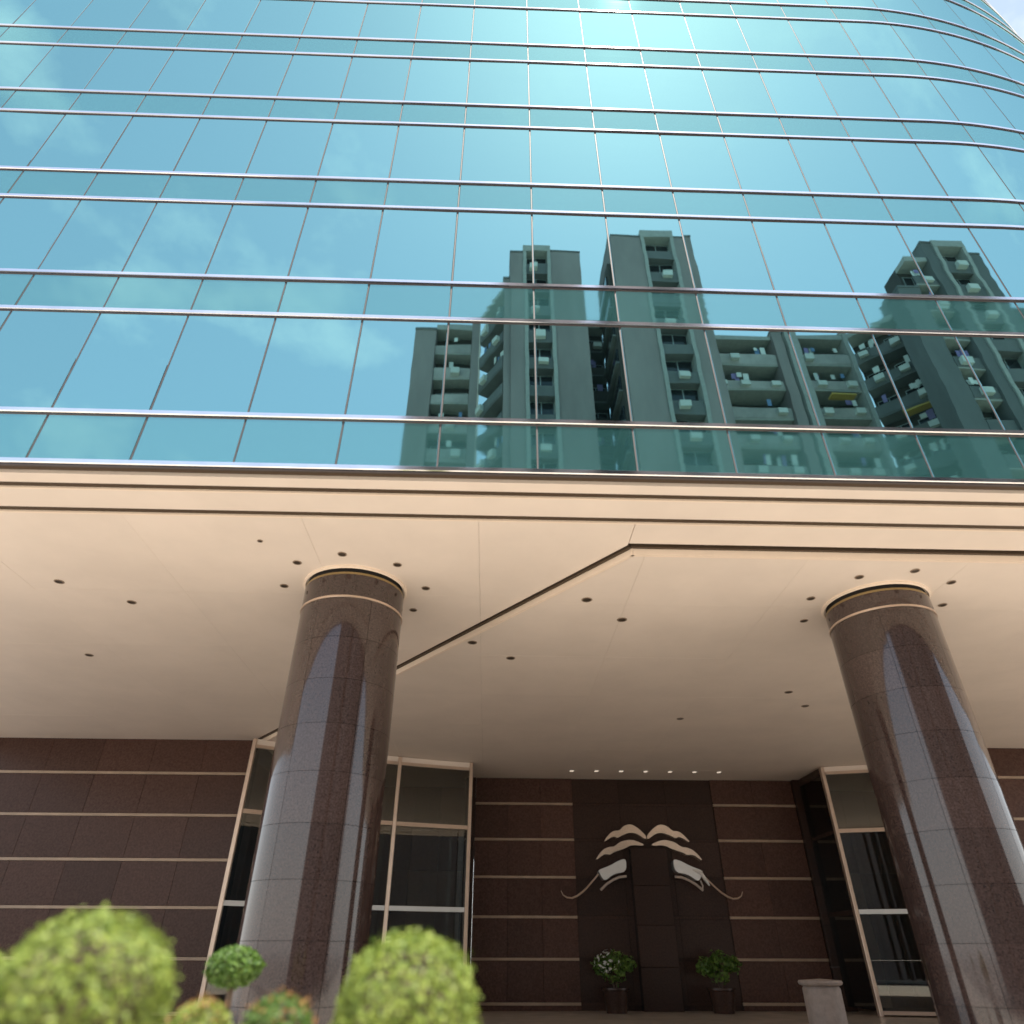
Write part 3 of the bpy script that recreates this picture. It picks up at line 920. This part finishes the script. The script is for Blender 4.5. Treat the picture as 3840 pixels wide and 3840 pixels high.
def window_bay(parent, p0, p1, top, zlow=24.0, rec=0.75, depth=2.0, sill=1.25):
    """a stack of deep window openings in a pale frame"""
    F = Face(parent, p0, p1)
    F.box(0, F.L, -depth - rec, -rec, 0, top, 'recess_wall', M['brownwall'])
    F.box(0, F.L, -rec + 0.002, -0.01, 0, zlow - 0.02, 'lower_wall', M['concrete'])
    F.box(-0.002, 0.30, -rec + 0.003, 0.12, zlow - 0.018, top - 0.602, 'bay_pier', M['frame_light'])
    F.box(F.L - 0.30, F.L + 0.002, -rec + 0.003, 0.12, zlow - 0.018, top - 0.602, 'bay_pier', M['frame_light'])
    F.box(-0.01, F.L + 0.01, -rec - 0.2, 0.14, top - 0.6, top + 0.3, 'header', M['frame_light'])
    z = top - 0.6 - FL
    i = 0
    while z > zlow:
        F.box(0.302, F.L - 0.302, -rec + 0.003, 0.0, z, z + sill, 'spandrel_wall', M['concrete_dark'])
        w_ = F.box(0.32, F.L - 0.32, -rec + 0.002, -rec + 0.05, z + sill + 0.01, z + FL - 0.02, 'window', M['alu'])
        hw = F.L / 2
        for (a, b) in ((0.38, hw - 0.04), (hw + 0.04, F.L - 0.38)):
            pn = F.box(a, b, -rec + 0.052, -rec + 0.06, z + sill + 0.08, z + FL - 0.1, 'pane', M['win'])
            pn.parent = w_
        if random.random() < 0.45:
            q = random.uniform(0.5, F.L - 1.4)
            F.box(q, q + 0.8, 0.01, 0.35, z + 0.45, z + 1.0, 'air_conditioner', M['ac'])
        z -= FL
        i += 1
    return F

def block(label, x, yv):
    return thing('apartment_block', label, 'apartment block', (x, VY - yv - 4, 0), 'apartment blocks mirrored in the glass wall')
# far left, lowest
b = block('lowest grey apartment block mirrored at the left, stepping up to the narrow tower', -4.5, 42)
plain(b, (-7.5, 42), (-5.62, 42), 49.3, 8)
balcony_bay(b, (-5.60, 42.15), (-2.52, 42.15), 50.0, cols=1, clutter=0.5)
plain(b, (-2.50, 42), (-1.82, 42), 50.6, 4)
balcony_bay(b, (-1.75, 42), (0.30, 38.6), 51.0, cols=2, rec=1.0, clutter=0.3, parm='concrete_dark', slabm='concrete_dark')
# narrow tower
b = block('narrow grey apartment tower mirrored in the middle of the glass, second tallest', 4.0, 38)
plain(b, (0.36, 38.25), (0.93, 38.25), 52.2, 5)
plain(b, (0.94, 38), (2.10, 38), 55.5, 8)
window_bay(b, (2.11, 38), (4.75, 38), 56.2)
plain(b, (4.77, 38), (7.45, 38), 55.7, 8)
F = Face(b, (1.6, 39.2), (4.9, 39.2)); F.box(0, F.L, -3, 0, 50, 57.3, 'lift_room', M['concrete'])
balcony_bay(b, (7.6, 42.0), (9.7, 42.0), 50.5, cols=1, rec=1.0, clutter=0.3, parm='brownwall', slabm='concrete_dark')
# tall tower
b = block('tallest grey apartment tower mirrored right of centre with a recessed window strip', 13.5, 36)
plain(b, (9.80, 36), (12.48, 36), 55.5, 7)
window_bay(b, (12.50, 36), (15.45, 36), 56.0)
plain(b, (15.47, 36), (17.10, 36), 55.5, 7)
F = Face(b, (9.45, 41.6), (9.45, 36.4))
F.box(0, F.L, -0.3, 0, 0, 52.0, 'side_wall', M['brownwall'])
z = 51.0
while z > 24:
    F.box(0.4, F.L - 0.4, 0.002, 0.14, z - 1.7, z - 0.3, 'window', M['win'])
    F.box(0.3, F.L - 0.3, 0.002, 0.30, z - 1.92, z - 1.74, 'window_ledge', M['concrete_dark'])
    z -= FL
F = Face(b, (12.4, 37.2), (15.5, 37.2)); F.box(0, F.L, -3, 0, 50, 56.9, 'lift_room', M['concrete'])
# long balcony block
b = block('long apartment block with rows of balconies mirrored at the right', 25.0, 40)
balcony_bay(b, (17.3, 40), (23.85, 40), 47.3, cols=3, clutter=0.8, rec=1.7)
plain(b, (23.87, 39.7), (24.75, 39.7), 47.6, 5)
plain(b, (24.95, 39.5), (25.95, 39.5), 47.6, 5, 'frame_light')
balcony_bay(b, (25.97, 40), (30.2, 40), 47.3, cols=2, clutter=0.85, rec=1.7)
plain(b, (30.22, 39.75), (30.6, 39.75), 47.6, 3, 'frame_light')
F2 = balcony_bay(b, (30.7, 39.9), (34.0, 36.8), 47.3, cols=2, clutter=0.8, parm='concrete_dark', slabm='concrete_dark')
Fa = Face(b, (25.97, 40), (30.2, 40)); Fa.box(1.2, 3.2, 0.02, 0.7, 39.6, 39.75, 'awning', M['awning'])
F2.box(1.8, 3.9, 0.02, 0.8, 36.8, 36.95, 'awning', M['awning'])
# dark tower at far right
b = block('dark apartment tower mirrored at the far right edge of the glass', 35.5, 33)
plain(b, (31.3, 33.2), (33.0, 33.2), 45.4, 1.7, 'concrete_dark')
balcony_bay(b, (33.02, 33.2), (35.0, 33.2), 49.5, cols=1, parm='concrete_dark', clutter=0.5)
plain(b, (35.02, 33), (35.9, 33), 51.2, 7, 'concrete_dark')
window_bay(b, (35.92, 33), (38.6, 33), 51.2)
plain(b, (38.62, 33), (39.6, 33), 49.9, 7, 'concrete_dark')
plain(b, (39.65, 33.6), (47.0, 33.6), 44.0, 7, 'concrete_dark')
